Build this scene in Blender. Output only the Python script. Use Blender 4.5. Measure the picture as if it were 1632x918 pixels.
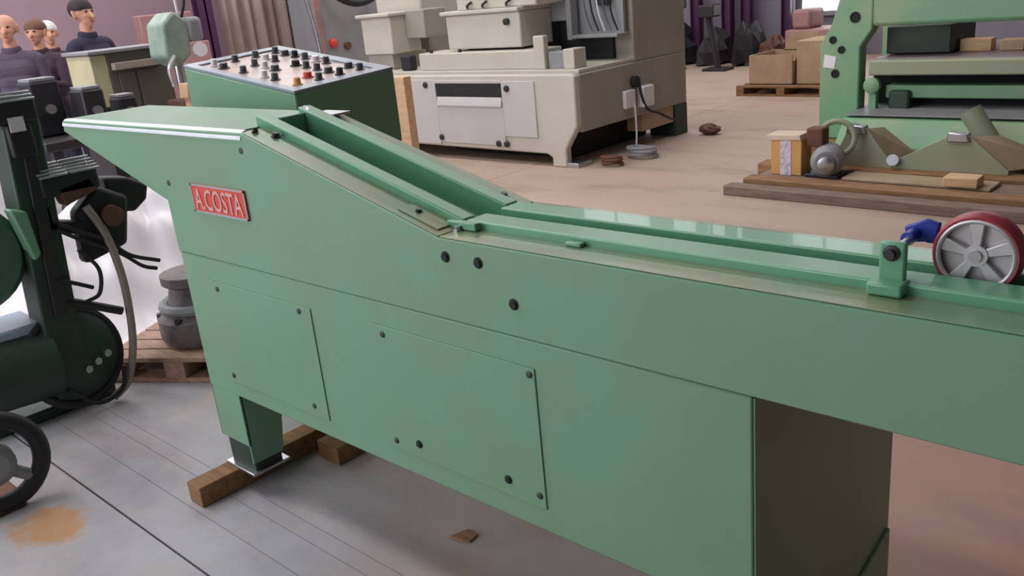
import bpy, bmesh, math, random
from mathutils import Matrix, Vector, Quaternion
random.seed(7)
for o in list(bpy.data.objects): bpy.data.objects.remove(o)
scn = bpy.context.scene
col = scn.collection

# ------------------------------------------------------------------ camera
cam_data = bpy.data.cameras.new('camera'); cam = bpy.data.objects.new('camera', cam_data); col.objects.link(cam)
right = Vector((0.738, 0.668, -0.094)); down = Vector((0.153, -0.301, -0.941)); fwd = Vector((-0.657, 0.680, -0.325))
right.normalize(); fwd = (fwd - right * fwd.dot(right)).normalized(); up = right.cross(fwd)
cam.matrix_world = Matrix(((right.x, up.x, -fwd.x, 0), (right.y, up.y, -fwd.y, 0), (right.z, up.z, -fwd.z, 1.55), (0, 0, 0, 1)))
cam_data.sensor_width = 36.0; cam_data.lens = 1400 / 1632 * 36; cam_data.clip_start = 0.02; cam_data.clip_end = 200
scn.camera = cam

# ------------------------------------------------------------------ world, lights, exposure
w = bpy.data.worlds.new('daylight'); scn.world = w; w.use_nodes = True
bg = w.node_tree.nodes['Background']; bg.inputs[0].default_value = (0.93, 0.96, 1.0, 1); bg.inputs[1].default_value = 0.75
scn.view_settings.view_transform = 'Standard'; scn.view_settings.look = 'None'
scn.view_settings.exposure = -0.08; scn.view_settings.gamma = 1.0; scn.view_settings.use_curve_mapping = False

def area(name, loc, size, size_y, energy, rot=(0, 0, 0), color=(1, 1, 1)):
    d = bpy.data.lights.new(name, 'AREA'); d.shape = 'RECTANGLE'; d.size = size; d.size_y = size_y; d.energy = energy; d.color = color
    o = bpy.data.objects.new(name, d); col.objects.link(o); o.location = loc; o.rotation_euler = rot
    return o
area('roof_light_strip', (-7.5, 0.2, 6.2), 8, 0.9, 300, color=(0.95, 0.97, 1.0))
area('roof_light_strip', (-7.0, 5.0, 6.2), 9, 0.9, 270, color=(1.0, 0.96, 0.94))
area('roof_light_strip', (-8.0, 10.0, 6.2), 8, 0.9, 250, color=(1.0, 0.95, 0.92))
area('open_side_fill', (-6.0, -4.6, 2.6), 6.0, 4.5, 300, (math.radians(90), 0, 0), (0.95, 0.97, 1.0))  # added fill in the open side, brightens the white bundle

# ------------------------------------------------------------------ materials
def lin(c):
    return tuple(((v / 255) / 12.92 if v / 255 <= 0.04045 else ((v / 255 + 0.055) / 1.055) ** 2.4) for v in c) + (1,)
MATS = {}
def mat(name, c, rough=0.5, metal=0.0, c2=None, scale=4.0, amt=0.5, bump=0.0, bscale=60.0, coat=0.0, trans=0.0):
    """paint-like material: base colour with a noise-driven second colour (wear, dust) and fine relief"""
    if name in MATS: return MATS[name]
    m = bpy.data.materials.new(name); m.use_nodes = True; nt = m.node_tree; N = nt.nodes; L = nt.links
    p = N['Principled BSDF']; p.inputs['Roughness'].default_value = rough; p.inputs['Metallic'].default_value = metal
    p.inputs['Coat Weight'].default_value = coat
    if trans: p.inputs['Transmission Weight'].default_value = trans
    tc = N.new('ShaderNodeTexCoord')
    if c2 is None: c2 = tuple(v * 0.82 for v in c)
    n = N.new('ShaderNodeTexNoise'); n.inputs['Scale'].default_value = scale; n.inputs['Detail'].default_value = 6; n.inputs['Roughness'].default_value = 0.62
    L.new(tc.outputs['Object'], n.inputs['Vector'])
    r = N.new('ShaderNodeMapRange'); r.inputs['From Min'].default_value = 0.42; r.inputs['From Max'].default_value = 0.72; r.inputs['To Max'].default_value = amt
    L.new(n.outputs['Fac'], r.inputs['Value'])
    mx = N.new('ShaderNodeMix'); mx.data_type = 'RGBA'; mx.inputs['A'].default_value = lin(c); mx.inputs['B'].default_value = lin(c2)
    L.new(r.outputs['Result'], mx.inputs['Factor']); L.new(mx.outputs['Result'], p.inputs['Base Color'])
    if bump:
        b = N.new('ShaderNodeBump'); b.inputs['Strength'].default_value = bump; b.inputs['Distance'].default_value = 0.004
        n2 = N.new('ShaderNodeTexNoise'); n2.inputs['Scale'].default_value = bscale; n2.inputs['Detail'].default_value = 4
        L.new(tc.outputs['Object'], n2.inputs['Vector']); L.new(n2.outputs['Fac'], b.inputs['Height']); L.new(b.outputs['Normal'], p.inputs['Normal'])
    MATS[name] = m; return m

def wood(name, c, c2, scale=3.0):
    if name in MATS: return MATS[name]
    m = mat(name, c, 0.75, 0, c2, scale, 0.8, 0.5, 40)
    nt = m.node_tree; N = nt.nodes; L = nt.links
    mp = N.new('ShaderNodeMapping'); mp.inputs['Scale'].default_value = (2.0, 14.0, 14.0)
    tc = [n for n in N if n.type == 'TEX_COORD'][0]; L.new(tc.outputs['Object'], mp.inputs['Vector'])
    ns = [n for n in N if n.type == 'TEX_NOISE'][0]; L.new(mp.outputs['Vector'], ns.inputs['Vector'])
    return m

def floor_mat():
    m = bpy.data.materials.new('stained_concrete'); m.use_nodes = True; nt = m.node_tree; N = nt.nodes; L = nt.links
    p = N['Principled BSDF']; p.inputs['Roughness'].default_value = 0.62
    tc = N.new('ShaderNodeTexCoord')
    def noise(scale, lo, hi, amt, stretch=None):
        n = N.new('ShaderNodeTexNoise'); n.inputs['Scale'].default_value = scale; n.inputs['Detail'].default_value = 6; n.inputs['Roughness'].default_value = 0.6
        if stretch:
            mp = N.new('ShaderNodeMapping'); mp.inputs['Scale'].default_value = stretch; L.new(tc.outputs['Object'], mp.inputs['Vector']); L.new(mp.outputs['Vector'], n.inputs['Vector'])
        else: L.new(tc.outputs['Object'], n.inputs['Vector'])
        r = N.new('ShaderNodeMapRange'); r.inputs['From Min'].default_value = lo; r.inputs['From Max'].default_value = hi; r.inputs['To Max'].default_value = amt
        L.new(n.outputs['Fac'], r.inputs['Value']); return r.outputs['Result']
    def mix(a, b, f):
        x = N.new('ShaderNodeMix'); x.data_type = 'RGBA'
        if isinstance(a, tuple): x.inputs['A'].default_value = lin(a)
        else: L.new(a, x.inputs['A'])
        x.inputs['B'].default_value = lin(b); L.new(f, x.inputs['Factor']); return x.outputs['Result']
    sx = N.new('ShaderNodeSeparateXYZ'); L.new(tc.outputs['Object'], sx.inputs['Vector'])
    # tan and red-brown tone that grows with position, away from the grey strip
    e = N.new('ShaderNodeMath'); e.operation = 'MULTIPLY_ADD'; e.inputs[1].default_value = 0.55; L.new(sx.outputs['X'], e.inputs[0]); L.new(sx.outputs['Y'], e.inputs[2])
    ad = N.new('ShaderNodeMath'); ad.operation = 'ADD'; L.new(e.outputs[0], ad.inputs[0])
    nz = noise(0.9, 0.3, 0.7, 1.2); L.new(nz, ad.inputs[1])
    rg = N.new('ShaderNodeMapRange'); rg.inputs['From Min'].default_value = 0.5; rg.inputs['From Max'].default_value = 2.3; L.new(ad.outputs[0], rg.inputs['Value'])
    c0 = mix((178, 174, 180), (140, 136, 142), noise(1.7, 0.4, 0.7, 0.8))
    c0 = mix(c0, (190, 172, 160), noise(2.6, 0.5, 0.75, 0.8))
    c1 = mix(c0, (180, 158, 144), rg.outputs['Result'])
    e2 = N.new('ShaderNodeMath'); e2.operation = 'MULTIPLY_ADD'; e2.inputs[1].default_value = 0.8; L.new(nz, e2.inputs[0]); L.new(sx.outputs['X'], e2.inputs[2])
    r2 = N.new('ShaderNodeMapRange'); r2.inputs['From Min'].default_value = -1.6; r2.inputs['From Max'].default_value = 0.4; r2.inputs['To Max'].default_value = 0.8; L.new(e2.outputs[0], r2.inputs['Value'])
    c1 = mix(c1, (164, 114, 102), r2.outputs['Result'])
    c1 = mix(c1, (120, 100, 96), noise(1.3, 0.5, 0.78, 0.55, (1.0, 2.2, 1)))
    # orange paint spill with its own shape
    d = N.new('ShaderNodeVectorMath'); d.operation = 'DISTANCE'; d.inputs[1].default_value = (-2.93, 0.72, 0)
    mp2 = N.new('ShaderNodeMapping'); mp2.inputs['Rotation'].default_value = (0, 0, 0); L.new(tc.outputs['Object'], mp2.inputs['Vector']); L.new(mp2.outputs['Vector'], d.inputs[0])
    dn = N.new('ShaderNodeMath'); dn.operation = 'MULTIPLY_ADD'; dn.inputs[1].default_value = 0.16; L.new(noise(7, 0.2, 0.8, 1.0), dn.inputs[0]); L.new(d.outputs['Value'], dn.inputs[2])
    dr = N.new('ShaderNodeMapRange'); dr.inputs['From Min'].default_value = 0.23; dr.inputs['From Max'].default_value = 0.17; dr.inputs['To Max'].default_value = 0.75; L.new(dn.outputs[0], dr.inputs['Value'])
    c1 = mix(c1, (188, 128, 56), dr.outputs['Result'])
    L.new(c1, p.inputs['Base Color'])
    b = N.new('ShaderNodeBump'); b.inputs['Strength'].default_value = 0.25; b.inputs['Distance'].default_value = 0.004
    n2 = N.new('ShaderNodeTexNoise'); n2.inputs['Scale'].default_value = 45; n2.inputs['Detail'].default_value = 5
    L.new(tc.outputs['Object'], n2.inputs['Vector']); L.new(n2.outputs['Fac'], b.inputs['Height']); L.new(b.outputs['Normal'], p.inputs['Normal'])
    return m
FLOOR = floor_mat()
GREEN = mat('green_machine_paint', (112, 156, 128), 0.42, 0, (118, 144, 112), 2.0, 0.75, 0.05, 120, 0.1)
GREEN_TOP = mat('worn_green_deck', (106, 140, 110), 0.27, 0, (150, 132, 92), 5.0, 0.8, 0.08, 90, 0.1)
GREEN_BRIGHT = mat('green_rail_paint', (100, 160, 126), 0.32, 0, (92, 142, 114), 4, 0.5, 0, 60, 0.2)
GREEN_SHADE = mat('green_trough_shade', (50, 106, 74), 0.45, 0, (70, 100, 76), 5, 0.6)  # darker green for the trough, groove shade put into the colour
DKGREEN = mat('dark_green_paint', (42, 60, 50), 0.5, 0, (30, 42, 38), 5, 0.6)
OLIVE = mat('olive_green_paint', (148, 156, 132), 0.5, 0, (162, 150, 130), 6, 0.6)
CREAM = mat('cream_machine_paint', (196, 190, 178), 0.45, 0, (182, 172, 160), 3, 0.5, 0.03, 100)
CREAM_SHADE = mat('cream_side_shade', (158, 151, 141), 0.5, 0, (138, 130, 122), 3, 0.5)  # darker cream, shade of the side faces put into the colour
BLACK = mat('black_rubber', (28, 27, 32), 0.6, 0, (44, 42, 46), 9, 0.5)
DARK = mat('dark_oily_metal', (46, 46, 52), 0.45, 0.3, (70, 56, 50), 7, 0.6, 0.1)
STEEL = mat('bare_steel', (190, 190, 196), 0.28, 0.9, (150, 146, 146), 12, 0.5)
ALU = mat('cast_aluminium', (196, 190, 194), 0.42, 0.55, (150, 144, 150), 10, 0.6)
GREY = mat('grey_paint', (142, 142, 146), 0.5, 0, (120, 120, 124), 5, 0.5)
RED = mat('red_plate_enamel', (214, 70, 56), 0.35, 0, (196, 84, 70), 14, 0.5)
REDTYRE = mat('red_polyurethane', (150, 52, 62), 0.4, 0, (128, 44, 52), 12, 0.5)
BLUE = mat('blue_paint', (38, 52, 150), 0.4, 0, (30, 40, 112), 8, 0.5)
WHITE = mat('white_plastic', (230, 224, 230), 0.35, 0, (216, 208, 214), 6, 0.5)
WOODP = wood('pale_timber', (214, 178, 142), (184, 142, 104))
WOODB = wood('brown_timber', (150, 112, 78), (104, 70, 44))
WOODG = wood('grey_weathered_timber', (134, 114, 102), (92, 78, 70))
CARD = mat('brown_cardboard', (190, 162, 138), 0.85, 0, (158, 130, 104), 4, 0.6)
YELLOW = mat('yellow_carton', (214, 162, 98), 0.7, 0, (200, 146, 84), 6, 0.5)
PURPLE = mat('purple_column_paint', (82, 48, 84), 0.45, 0, (66, 40, 66), 4, 0.6)
PINKWALL = mat('mauve_wall_paint', (166, 140, 152), 0.8, 0, (154, 130, 138), 1.2, 0.6, 0.05, 30)
BACKWALL = mat('grey_blue_wall_sheet', (132, 128, 140), 0.7, 0, (112, 108, 120), 1.0, 0.6)
CEIL = mat('ceiling_sheet', (190, 188, 186), 0.8)
HOSE = mat('beige_hose', (150, 138, 130), 0.5, 0, (120, 108, 102), 8, 0.5)
CURTAIN = mat('smoky_plastic_sheet', (164, 144, 140), 0.3, 0, (140, 120, 110), 1.6, 0.8, 0.3, 5)
SKIN = mat('skin', (206, 150, 124), 0.55, 0, (194, 134, 110), 8, 0.5)
PANELFACE = mat('console_face_plate', (206, 190, 186), 0.35, 0.2, (196, 160, 140), 7, 0.7)
KNOB = mat('grey_knob', (66, 70, 76), 0.35, 0, (50, 52, 60), 10, 0.5)
RUST = mat('rusty_brown_metal', (112, 74, 60), 0.7, 0.2, (70, 48, 44), 8, 0.7, 0.2)
PINKCAB = mat('dusty_pink_paint', (168, 128, 126), 0.6, 0, (140, 100, 98), 3, 0.6)
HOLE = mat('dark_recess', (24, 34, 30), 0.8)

# ------------------------------------------------------------------ builders
W = {}
class B:
    def __init__(s): s.bm = bmesh.new()
    def box(s, x0, x1, y0, y1, z0, z1, M=None):
        v = [s.bm.verts.new(Vector(p) if M is None else M @ Vector(p)) for p in
             ((x0, y0, z0), (x1, y0, z0), (x1, y1, z0), (x0, y1, z0), (x0, y0, z1), (x1, y0, z1), (x1, y1, z1), (x0, y1, z1))]
        for f in ((3, 2, 1, 0), (4, 5, 6, 7), (0, 1, 5, 4), (1, 2, 6, 5), (2, 3, 7, 6), (3, 0, 4, 7)): s.bm.faces.new([v[i] for i in f])
        return s
    def prism(s, pts, axis, a, b, M=None):
        """polygon pts (2-D) extruded along axis from a to b. axis y: pts=(x,z); x: (y,z); z: (x,y)"""
        def P(p, t):
            q = {'y': (p[0], t, p[1]), 'x': (t, p[0], p[1]), 'z': (p[0], p[1], t)}[axis]
            return Vector(q) if M is None else M @ Vector(q)
        A = [s.bm.verts.new(P(p, a)) for p in pts]; C = [s.bm.verts.new(P(p, b)) for p in pts]; n = len(pts)
        s.bm.faces.new(A[::-1]); s.bm.faces.new(C)
        for i in range(n): s.bm.faces.new((A[i], A[(i + 1) % n], C[(i + 1) % n], C[i]))
        return s
    def lathe(s, prof, c, axis, seg=24):
        """prof = [(radius, distance along axis)], closed at the ends"""
        ax = Vector(axis).normalized(); q = Vector((0, 0, 1)).rotation_difference(ax).to_matrix(); c = Vector(c); rings = []
        for r, h in prof:
            rings.append([s.bm.verts.new(c + q @ Vector((max(r, 1e-4) * math.cos(2 * math.pi * i / seg), max(r, 1e-4) * math.sin(2 * math.pi * i / seg), h))) for i in range(seg)])
        for a, b in zip(rings, rings[1:]):
            for i in range(seg): s.bm.faces.new((a[i], a[(i + 1) % seg], b[(i + 1) % seg], b[i]))
        s.bm.faces.new(rings[0][::-1]); s.bm.faces.new(rings[-1]); return s
    def cyl(s, c, axis, r, h, seg=20, r2=None): return s.lathe([(r, 0), (r if r2 is None else r2, h)], c, axis, seg)
    def ring(s, c, axis, r, t, seg=32, ts=10):
        ax = Vector(axis).normalized(); q = Vector((0, 0, 1)).rotation_difference(ax).to_matrix(); c = Vector(c); R = []
        for i in range(seg):
            a = 2 * math.pi * i / seg
            R.append([s.bm.verts.new(c + q @ Vector(((r + t * math.cos(2 * math.pi * j / ts)) * math.cos(a), (r + t * math.cos(2 * math.pi * j / ts)) * math.sin(a), t * math.sin(2 * math.pi * j / ts)))) for j in range(ts)])
        for i in range(seg):
            for j in range(ts): s.bm.faces.new((R[i][j], R[(i + 1) % seg][j], R[(i + 1) % seg][(j + 1) % ts], R[i][(j + 1) % ts]))
        return s
    def tube(s, pts, r, seg=8, sub=6):
        P = [Vector(p) for p in pts]; path = []
        if len(P) > 2:
            Q = [P[0] * 2 - P[1]] + P + [P[-1] * 2 - P[-2]]
            for i in range(1, len(Q) - 2):
                for k in range(sub):
                    t = k / sub; a, b, c, d = Q[i - 1], Q[i], Q[i + 1], Q[i + 2]
                    path.append(0.5 * ((2 * b) + (c - a) * t + (2 * a - 5 * b + 4 * c - d) * t * t + (3 * b - a - 3 * c + d) * t ** 3))
            path.append(P[-1])
        else: path = P
        rings = []; prev = None
        for i, p in enumerate(path):
            tg = (path[min(i + 1, len(path) - 1)] - path[max(i - 1, 0)]).normalized()
            if prev is None: n = tg.orthogonal().normalized()
            else: n = (prev - tg * prev.dot(tg)).normalized()
            prev = n; bn = tg.cross(n)
            rings.append([s.bm.verts.new(p + (n * math.cos(2 * math.pi * j / seg) + bn * math.sin(2 * math.pi * j / seg)) * r) for j in range(seg)])
        for a, b in zip(rings, rings[1:]):
            for j in range(seg): s.bm.faces.new((a[j], a[(j + 1) % seg], b[(j + 1) % seg], b[j]))
        s.bm.faces.new(rings[0][::-1]); s.bm.faces.new(rings[-1]); return s
    def capsule(s, a, b, ra, rb, seg=14):
        a, b = Vector(a), Vector(b); L = (b - a).length; pr = []
        for k in range(6): t = -math.pi / 2 + k * math.pi / 10; pr.append((ra * math.cos(t), ra * math.sin(t)))
        for k in range(6): t = k * math.pi / 10; pr.append((rb * math.cos(t), L + rb * math.sin(t)))
        return s.lathe(pr, a, b - a if L > 1e-6 else (0, 0, 1), seg)
    def ellip(s, c, r, seg=20):
        k = len(s.bm.verts); bmesh.ops.create_uvsphere(s.bm, u_segments=seg, v_segments=seg // 2, radius=1, matrix=Matrix.Translation(c) @ Matrix.Diagonal((r[0], r[1], r[2], 1)))
        return s
    def mesh(s, name):
        bmesh.ops.recalc_face_normals(s.bm, faces=s.bm.faces)
        me = bpy.data.meshes.new(name); s.bm.to_mesh(me); s.bm.free(); return me
    def done(s, name, m, parent=None, bev=0.0, smooth=True, seg=2):
        me = s.mesh(name); me.materials.append(m)
        return put(name, me, parent, bev, smooth, seg)
def put(name, me, parent=None, bev=0.0, smooth=True, seg=2):
    o = bpy.data.objects.new(name, me); col.objects.link(o)
    if parent is not None:
        Mw = W[parent.name]; me.transform(Mw.inverted()); o.parent = parent; W[o.name] = Mw
    else: W[o.name] = Matrix.Identity(4)
    if smooth:
        for p in me.polygons: p.use_smooth = True
        me.set_sharp_from_angle(angle=0.6)
    if bev:
        b = o.modifiers.new('edge_rounding', 'BEVEL'); b.width = bev; b.segments = seg; b.limit_method = 'ANGLE'; b.angle_limit = 0.6
    return o
def tag(o, label, cat, group=None):
    o['label'] = label; o['category'] = cat
    if group: o['group'] = group
    return o
def thing(name, loc, label, cat, group=None):
    """an Empty at the thing's base; parts are modelled in world coordinates and re-based onto it"""
    o = bpy.data.objects.new(name, None); col.objects.link(o); o.location = loc; W[o.name] = Matrix.Translation(loc); o.empty_display_size = 0.1
    return tag(o, label, cat, group)
def solo(o, label, cat, group=None):
    """one-mesh thing: move its origin to the base centre"""
    me = o.data; xs = [v.co for v in me.vertices]
    c = Vector((sum(v.x for v in xs) / len(xs), sum(v.y for v in xs) / len(xs), min(v.z for v in xs)))
    me.transform(Matrix.Translation(-c)); o.location = c; W[o.name] = Matrix.Translation(c)
    return tag(o, label, cat, group)
def struct(o): o['kind'] = 'structure'; return o
def copy_part(o, parent, dv):
    c = o.copy(); col.objects.link(c); c.parent = parent; c.location = o.location + Vector(dv); W[c.name] = W[o.name]; return c
def rotz(c, deg): return Matrix.Translation(c) @ Matrix.Rotation(math.radians(deg), 4, 'Z')

# ================================================================== THE HALL
fl = struct(B().box(-12.2, 7, -5, 14.2, -0.12, -0.02).done('floor', HOLE))
ys = [-5, 0.905, 1.064, 1.181, 1.243, 4.6, 9.2, 14.2]
for i in range(len(ys) - 1):
    for x0, x1 in (((-12.2, -5.2), (-5.2, 1.0), (1.0, 7.0)) if i in (0, 4, 5, 6) else ((-12.2, 7.0),)):
        ga = 0.004 if i == 1 else 0.001
        B().box(x0 + 0.003, x1 - 0.003, ys[i] + ga, ys[i + 1] - (0.004 if i == 0 else 0.001), -0.03, 0).done('concrete_panel', FLOOR, fl, 0, False)
struct(B().box(-12.4, -12.2, -5, 14.2, 0, 6.5).done('wall_left', PINKWALL))
struct(B().box(-12.4, 7.2, 14.2, 14.4, 0, 6.5).done('wall_back', BACKWALL))
struct(B().box(7.0, 7.2, -5, 14.2, 0, 6.5).done('wall_right', BACKWALL))
struct(B().box(-12.4, 7.2, -5, 14.4, 6.5, 6.6).done('ceiling', CEIL))
struct(B().box(0.5, 7.2, -5.2, -5.0, 0, 6.5).done('wall_light_block', BACKWALL))  # added unseen wall, keeps light off the faces turned right
GLASS = bpy.data.materials.new('daylit_window_glass'); GLASS.use_nodes = True
_g = GLASS.node_tree.nodes['Principled BSDF']; _g.inputs['Base Color'].default_value = (0.9, 0.92, 0.95, 1); _g.inputs['Roughness'].default_value = 0.2; _g.inputs['Emission Color'].default_value = (0.95, 0.97, 1, 1); _g.inputs['Emission Strength'].default_value = 3.0
def window(n, x0, x1, z0, z1):
    f = 0.07; xm = (x0 + x1) / 2
    wn = struct(B().box(x0, x0 + f, 14.12, 14.2, z0, z1).box(x1 - f, x1, 14.12, 14.2, z0, z1).box(x0 + f, x1 - f, 14.12, 14.2, z0, z0 + f).box(x0 + f, x1 - f, 14.12, 14.2, z1 - f, z1).box(xm - 0.03, xm + 0.03, 14.13, 14.2, z0 + f, z1 - f).done('window_%d' % n, GREY))
    B().box(x0 + f, xm - 0.03, 14.16, 14.18, z0 + f, z1 - f).done('pane', GLASS, wn); B().box(xm + 0.03, x1 - f, 14.16, 14.18, z0 + f, z1 - f).done('pane', GLASS, wn)
window(1, -6.62, -5.1, 0.62, 2.6)
def added_window_left(n, y0, y1, z0, z1):
    f = 0.07; ym = (y0 + y1) / 2; a, b = -12.2, -12.12
    wn = struct(B().box(a, b, y0, y0 + f, z0, z1).box(a, b, y1 - f, y1, z0, z1).box(a, b, y0 + f, y1 - f, z0, z0 + f).box(a, b, y0 + f, y1 - f, z1 - f, z1).box(a, b - 0.01, ym - 0.03, ym + 0.03, z0 + f, z1 - f).done('window_%d' % n, GREY))
    B().box(a + 0.02, a + 0.04, y0 + f, ym - 0.03, z0 + f, z1 - f).done('pane', GLASS, wn); B().box(a + 0.02, a + 0.04, ym + 0.03, y1 - f, z0 + f, z1 - f).done('pane', GLASS, wn)
for k in range(6): added_window_left(k + 7, -4.6 + 2.4 * k, -2.6 + 2.4 * k, 3.6, 5.7)  # high windows added out of view to give light from the left
for k in range(5): window(k + 2, -11.4 + 2.2 * k, -9.6 + 2.2 * k, 3.9, 5.6)

def column(x, y, label, t=0.09, wd=0.16):
    b = thing('steel_column', (x, y, 0), label, 'column', 'purple steel columns')
    B().box(x - wd / 2, x + wd / 2, y - 0.012, y + 0.012, 0.02, 6.5).done('web', PURPLE, b)
    B().box(x - wd / 2, x - wd / 2 + 0.014, y - t, y + t, 0.02, 6.5).done('flange', PURPLE, b)
    B().box(x + wd / 2 - 0.014, x + wd / 2, y - t, y + t, 0.02, 6.5).done('flange', PURPLE, b)
    B().box(x - 0.16, x + 0.16, y - 0.16, y + 0.16, 0, 0.02).done('base_plate', PURPLE, b)
column(-11.2, 6.27, 'purple steel column against the mauve wall left of the smoky curtain', 0.1)
column(-8.35, 13.9, 'purple steel column on the back wall nearest the cream machine')
column(-7.75, 13.9, 'second purple steel column from the cream machine on the back wall')
column(-7.40, 13.9, 'third purple steel column from the cream machine on the back wall')
column(-6.68, 13.9, 'purple steel column on the back wall beside the dusty pink cabinet')

# ================================================================== GREEN FEED MACHINE
T = thing('feed_machine', (-1.6, 1.58, 0), 'long green feed machine with sloping rails and red name plate, in front', 'machine')
m_ = (1.04 - 1.243) / (-1.41 + 2.15)
def rz(x, off=0.0): return 1.04 + off + m_ * (x + 1.41)
XR = 1.6
def beam_profile(o_top, cut=None):
    p = [(-3.345, 1.205), (-2.66, 1.012), (-2.66, 0.847), (XR, 0.847), (XR, 1.04 + o_top[1]), (-1.41, 1.04 + o_top[1])]
    if cut is None: p += [(-2.15, 1.243)]
    else: p += [(cut, rz(cut, o_top[0])), (cut, 1.243)]
    return p + [(-3.335, 1.243)]
be = B()
be.prism(beam_profile((0, 0)), 'y', 1.24, 1.33)
be.prism(beam_profile((-0.05, -0.036), -2.165), 'y', 1.33, 1.50)
be.prism(beam_profile((0, 0)), 'y', 1.50, 1.57)
bo = be.done('beam_body', GREEN, T, 0.003)
# rounded nose strip along the front top edge of the flat table, highlight painted as pale colour
B().prism([(1.2375 + 0.024 * (1 - math.cos(math.radians(a))), 1.2245 + 0.024 * math.sin(math.radians(a))) for a in range(0, 91, 10)] + [(1.2615, 1.24), (1.2415, 1.2245)], 'x', -3.34, -2.152).done('table_edge_highlight', mat('painted_edge_highlight', (228, 232, 240), 0.42, 0.25, (206, 210, 220), 10, 0.5), T, 0)
B().prism([(-3.335, 1.262), (-2.175, 1.262), (-2.175, 1.566), (-3.335, 1.566)], 'z', 1.2435, 1.2475).done('table_plate', GREEN, T, 0.002)
def slope(name, x0, x1, y0, y1, o0, o1, mt, bev=0.003):
    return B().prism([(x0, rz(x0, o0)), (x1, rz(x1, o0)), (x1, rz(x1, o1)), (x0, rz(x0, o1))], 'y', y0, y1).done(name, mt, T, bev, True, 3)
def flat(name, x0, x1, y0, y1, z0, z1, mt, bev=0.003): return B().box(x0, x1, y0, y1, z0, z1).done(name, mt, T, bev, True, 3)
slope('deck_plate', -2.145, -1.412, 1.2435, 1.329, 0.0005, 0.003, GREEN_TOP, 0.001)
flat('deck_plate', -1.409, XR, 1.2435, 1.329, 1.0405, 1.043, GREEN_TOP, 0.001)
slope('deck_plate', -2.145, -1.412, 1.501, 1.568, 0.0005, 0.003, GREEN_TOP, 0.001)
flat('deck_plate', -1.409, XR, 1.501, 1.568, 1.0405, 1.043, GREEN_TOP, 0.001)
slope('guide_rail', -2.19, -1.404, 1.318, 1.358, -0.048, 0.024, GREEN_BRIGHT, 0.004)
flat('guide_rail', -1.40, XR, 1.322, 1.388, 1.003, 1.061, GREEN_BRIGHT, 0.004)
slope('guide_rail', -2.19, -1.404, 1.46, 1.503, -0.048, 0.024, GREEN_BRIGHT, 0.004)
flat('guide_rail', -1.40, XR, 1.437, 1.503, 1.003, 1.061, GREEN_BRIGHT, 0.004)
flat('trough_bed', -1.405, XR, 1.388, 1.437, 1.0035, 1.006, GREEN_SHADE, 0.0)
slope('trough_bed', -2.16, -1.41, 1.358, 1.46, -0.05, -0.044, GREEN_SHADE, 0.0)
B().box(-2.20, -2.158, 1.358, 1.46, 1.19, 1.262).done('trough_end_plate', GREEN_BRIGHT, T, 0.004)
# stitched joints of the rails at the bend, and the clamps along them
B().box(-1.44, -1.35, 1.300, 1.318, 1.044, 1.062).done('rail_clamp', GREEN_BRIGHT, T, 0.003)
B().box(-1.10, -1.06, 1.303, 1.322, 1.043, 1.052).done('rail_clamp', GREEN_BRIGHT, T, 0.003)
B().prism([(-1.56, rz(-1.56, 0.003)), (-1.43, rz(-1.43, 0.003)), (-1.43, rz(-1.43, 0.007)), (-1.56, rz(-1.56, 0.007))], 'y', 1.262, 1.318).done('splice_plate', GREEN_TOP, T, 0.001)
def bolt(c, axis, r, h, mt=DARK, parent=None, name='bolt', seg=6):
    return B().lathe([(r * 1.5, 0), (r * 1.5, h * 0.25), (r, h * 0.3), (r, h), (r * 0.6, h)], c, axis, seg).done(name, mt, parent or T, 0, False)
bolt((-1.52, 1.29, rz(-1.52, 0.006)), (0.26, 0, 1), 0.007, 0.008)
bolt((-1.40, 1.295, 1.043), (0, 0, 1), 0.008, 0.011, STEEL)
bolt((-2.075, 1.30, rz(-2.075, 0.003)), (0.26, 0, 1), 0.009, 0.012)
bolt((-2.13, 1.275, 1.243), (0, 0, 1), 0.007, 0.01)
bolt((-1.47, 1.525, rz(-1.47, 0.003)), (0.26, 0, 1), 0.009, 0.012)
B().tube([(-2.20, 1.49, 1.262), (-2.185, 1.48, 1.272), (-2.165, 1.475, 1.268), (-2.15, 1.47, 1.256)], 0.007, 8).done('rail_hook', STEEL, T)
B().box(-2.20, -2.085, 1.505, 1.565, 1.246, 1.252).done('steel_cover_plate', STEEL, T, 0.001)
for x, z in ((-1.391, 0.999), (-1.29, 0.999), (-1.197, 0.921)):
    B().lathe([(0.013, 0), (0.013, 0.002), (0.009, 0.003), (0.009, 0.0065), (0.005, 0.0065)], (x, 1.2405, z), (0, -1, 0), 14).done('socket_bolt', HOLE, T)
for x, z in ((-2.162, 1.195), (-2.625, 1.071)):
    B().lathe([(0.009, 0), (0.009, 0.002), (0.004, 0.003)], (x, 1.2405, z), (0, -1, 0), 12).done('plugged_hole', DKGREEN, T)
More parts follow.
